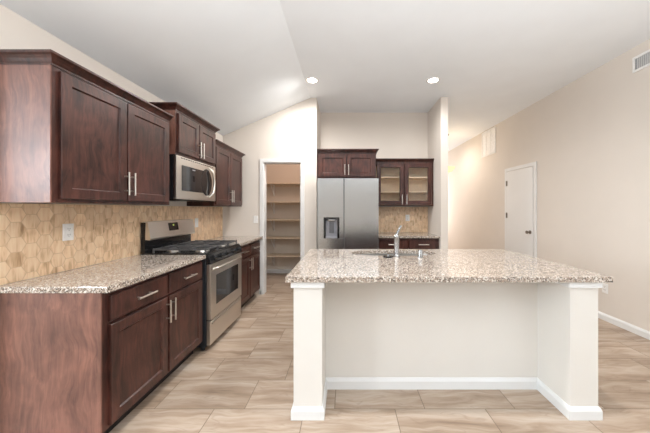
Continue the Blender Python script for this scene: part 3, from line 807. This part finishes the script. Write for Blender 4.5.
plate('outlet', 'white outlet on the alcove splashback right of the refrigerator', 'outlet', '-y', 1.114, YA-.010, 1.180, 'outlet')
plate('outlet', 'white outlet low on the right wall, just past the island end', 'outlet', '-x', XR, 3.25, .385, 'outlet')

# ------------------------------------------------------------------ vents
t = thing('air_register', 'white framed supply air register with grey louvres, high on right wall', 'vent', (XR, 2.70, 2.83))
FV = Frame('x', 0); FV.p = lambda u, v, n: Vector((XR-n, u, v))
va, vb, vc, vd = 2.49, 2.932, 2.812, 2.978
bm = BM(); f_ = .024
fbox(bm, FV, va, va+f_, vc, vd, .0003, .012, .003); fbox(bm, FV, vb-f_, vb, vc, vd, .0003, .012, .003)
fbox(bm, FV, va+f_, vb-f_, vc, vc+f_, .0003, .012, .003); fbox(bm, FV, va+f_, vb-f_, vd-f_, vd, .0003, .012, .003); link('frame', bm, WPLAS, t)
bm = BM(); fbox(bm, FV, va+f_, vb-f_, vc+f_, vd-f_, .0003, .002); link('backing', bm, GRAYPL, t)
bm = BM(); k = va+f_+.006
while k < vb-f_-.012:
    prism(bm, [(k, .003), (k+.0025, .003), (k+.0105, .010), (k+.008, .010)], lambda u, v, tt: Vector((XR-v, u, tt)), vc+f_, vd-f_); k += .020
link('louvres', bm, GRILLE, t)
t = thing('return_air_grille', 'large white return air grille high on right wall beyond the door', 'vent', (XR, 5.98, 2.5))
va, vb, vc, vd = 5.62, 6.19, 2.51, 3.07; f_ = .03
bm = BM(); fbox(bm, FV, va, va+f_, vc, vd, .0003, .012, .003); fbox(bm, FV, vb-f_, vb, vc, vd, .0003, .012, .003)
fbox(bm, FV, va+f_, vb-f_, vc, vc+f_, .0003, .012, .003); fbox(bm, FV, va+f_, vb-f_, vd-f_, vd, .0003, .012, .003)
for kk in range(1, 3): fbox(bm, FV, va+kk*(vb-va)/3-.008, va+kk*(vb-va)/3+.008, vc+f_, vd-f_, .0003, .011)
link('frame', bm, WPLAS, t)
bm = BM(); k = vc+f_+.006
while k < vd-f_-.014:
    prism(bm, [(k, .002), (k+.003, .002), (k+.0135, .009), (k+.0105, .009)], lambda u, v, tt: Vector((XR-v, tt, u)), va+f_, vb-f_); k += .014
link('louvres', bm, WPLAS, t)
bm = BM(); fbox(bm, FV, va+f_, vb-f_, vc+f_, vd-f_, .0003, .0015); link('backing', bm, WPLAS, t)

# ------------------------------------------------------------------ lamps
def spot(loc, power, col, size, name):
    l = bpy.data.lights.new(name, 'SPOT'); l.energy = power; l.color = col; l.spot_size = R(size); l.spot_blend = .8; l.shadow_soft_size = .06
    o = bpy.data.objects.new(name, l); COL.objects.link(o); o.location = loc; return o
for x, y, l in ((-.462, 3.67, 'left one of the two recessed ceiling downlights'), (1.185, 3.67, 'right one of the two recessed ceiling downlights')):
    t = thing('recessed_downlight', l, 'ceiling light', (x, y, ZC), 'recessed downlights')
    bm = BM(); lathe(bm, (x, y, ZC-.0003), [(.062, 0), (.092, 0), (.092, -.003), (.086, -.007), (.062, -.003), (.062, 0)], 32); link('trim_ring', bm, WPLAS, t, True)
    bm = BM(); lathe(bm, (x, y, ZC-.0006), [(0, 0), (.061, 0), (.061, -.0012), (0, -.0024)], 32); link('lens', bm, GLOW, t, True)
    spot((x, y, ZC-.03), 102 if x < 0 else 46, (1, .98, .95), 176, 'downlight_beam')
px_, py_, pz_ = 2.36, 6.35, 2.19
for x in (-.462, 1.185): spot((x, 1.5, ZC-.03), 66, (1, .98, .96), 160, 'downlight_beam')   # nearer row of unseen spots, added above the frame for counter and floor
spot((2.36, 6.9, ZC-.03), 31, (1, .93, .88), 176, 'hall_downlight')  # hidden spot added to brighten the hall walls
t = thing('pendant_lamp', 'glowing frosted bowl pendant lamp hanging in the hall beyond the alcove wall', 'lamp', (px_, py_, pz_))
bm = BM(); lathe(bm, (px_, py_, ZC-.0004), [(0, 0), (.065, 0), (.062, -.015), (.03, -.03), (0, -.032)], 24); link('canopy', bm, BRONZE, t, True)
bm = BM(); tube(bm, [(px_, py_, ZC-.03), (px_, py_, pz_+.16)], .006, 8); link('rod', bm, BRONZE, t, True)
bm = BM(); lathe(bm, (px_, py_, pz_), [(0, 0), (.05, .006), (.11, .030), (.155, .070), (.195, .125), (.190, .127), (.150, .078), (.10, .042), (0, .014)], 32); sh = link('bowl_shade', bm, SHADE, t, True)
bm = BM(); lathe(bm, (px_, py_, pz_+.02), [(.008, 0), (.018, .004), (.03, .06), (.02, .12), (.012, .145), (0, .146)], 20); link('socket_cluster', bm, BRONZE, t, True)
pl_ = bpy.data.lights.new('pendant_glow', 'POINT'); pl_.energy = 5; pl_.color = (1, .84, .64); pl_.shadow_soft_size = .08
po = bpy.data.objects.new('pendant_glow', pl_); COL.objects.link(po); po.location = (px_, py_, pz_+.24)
# hidden warm light added above the pantry door head, tinting the upper wall
pl_ = bpy.data.lights.new('pantry_bulb', 'POINT'); pl_.energy = 5.6; pl_.color = (1, .74, .62); pl_.shadow_soft_size = .05
po = bpy.data.objects.new('pantry_bulb', pl_); COL.objects.link(po); po.location = (-1.0, 4.60, 2.30)
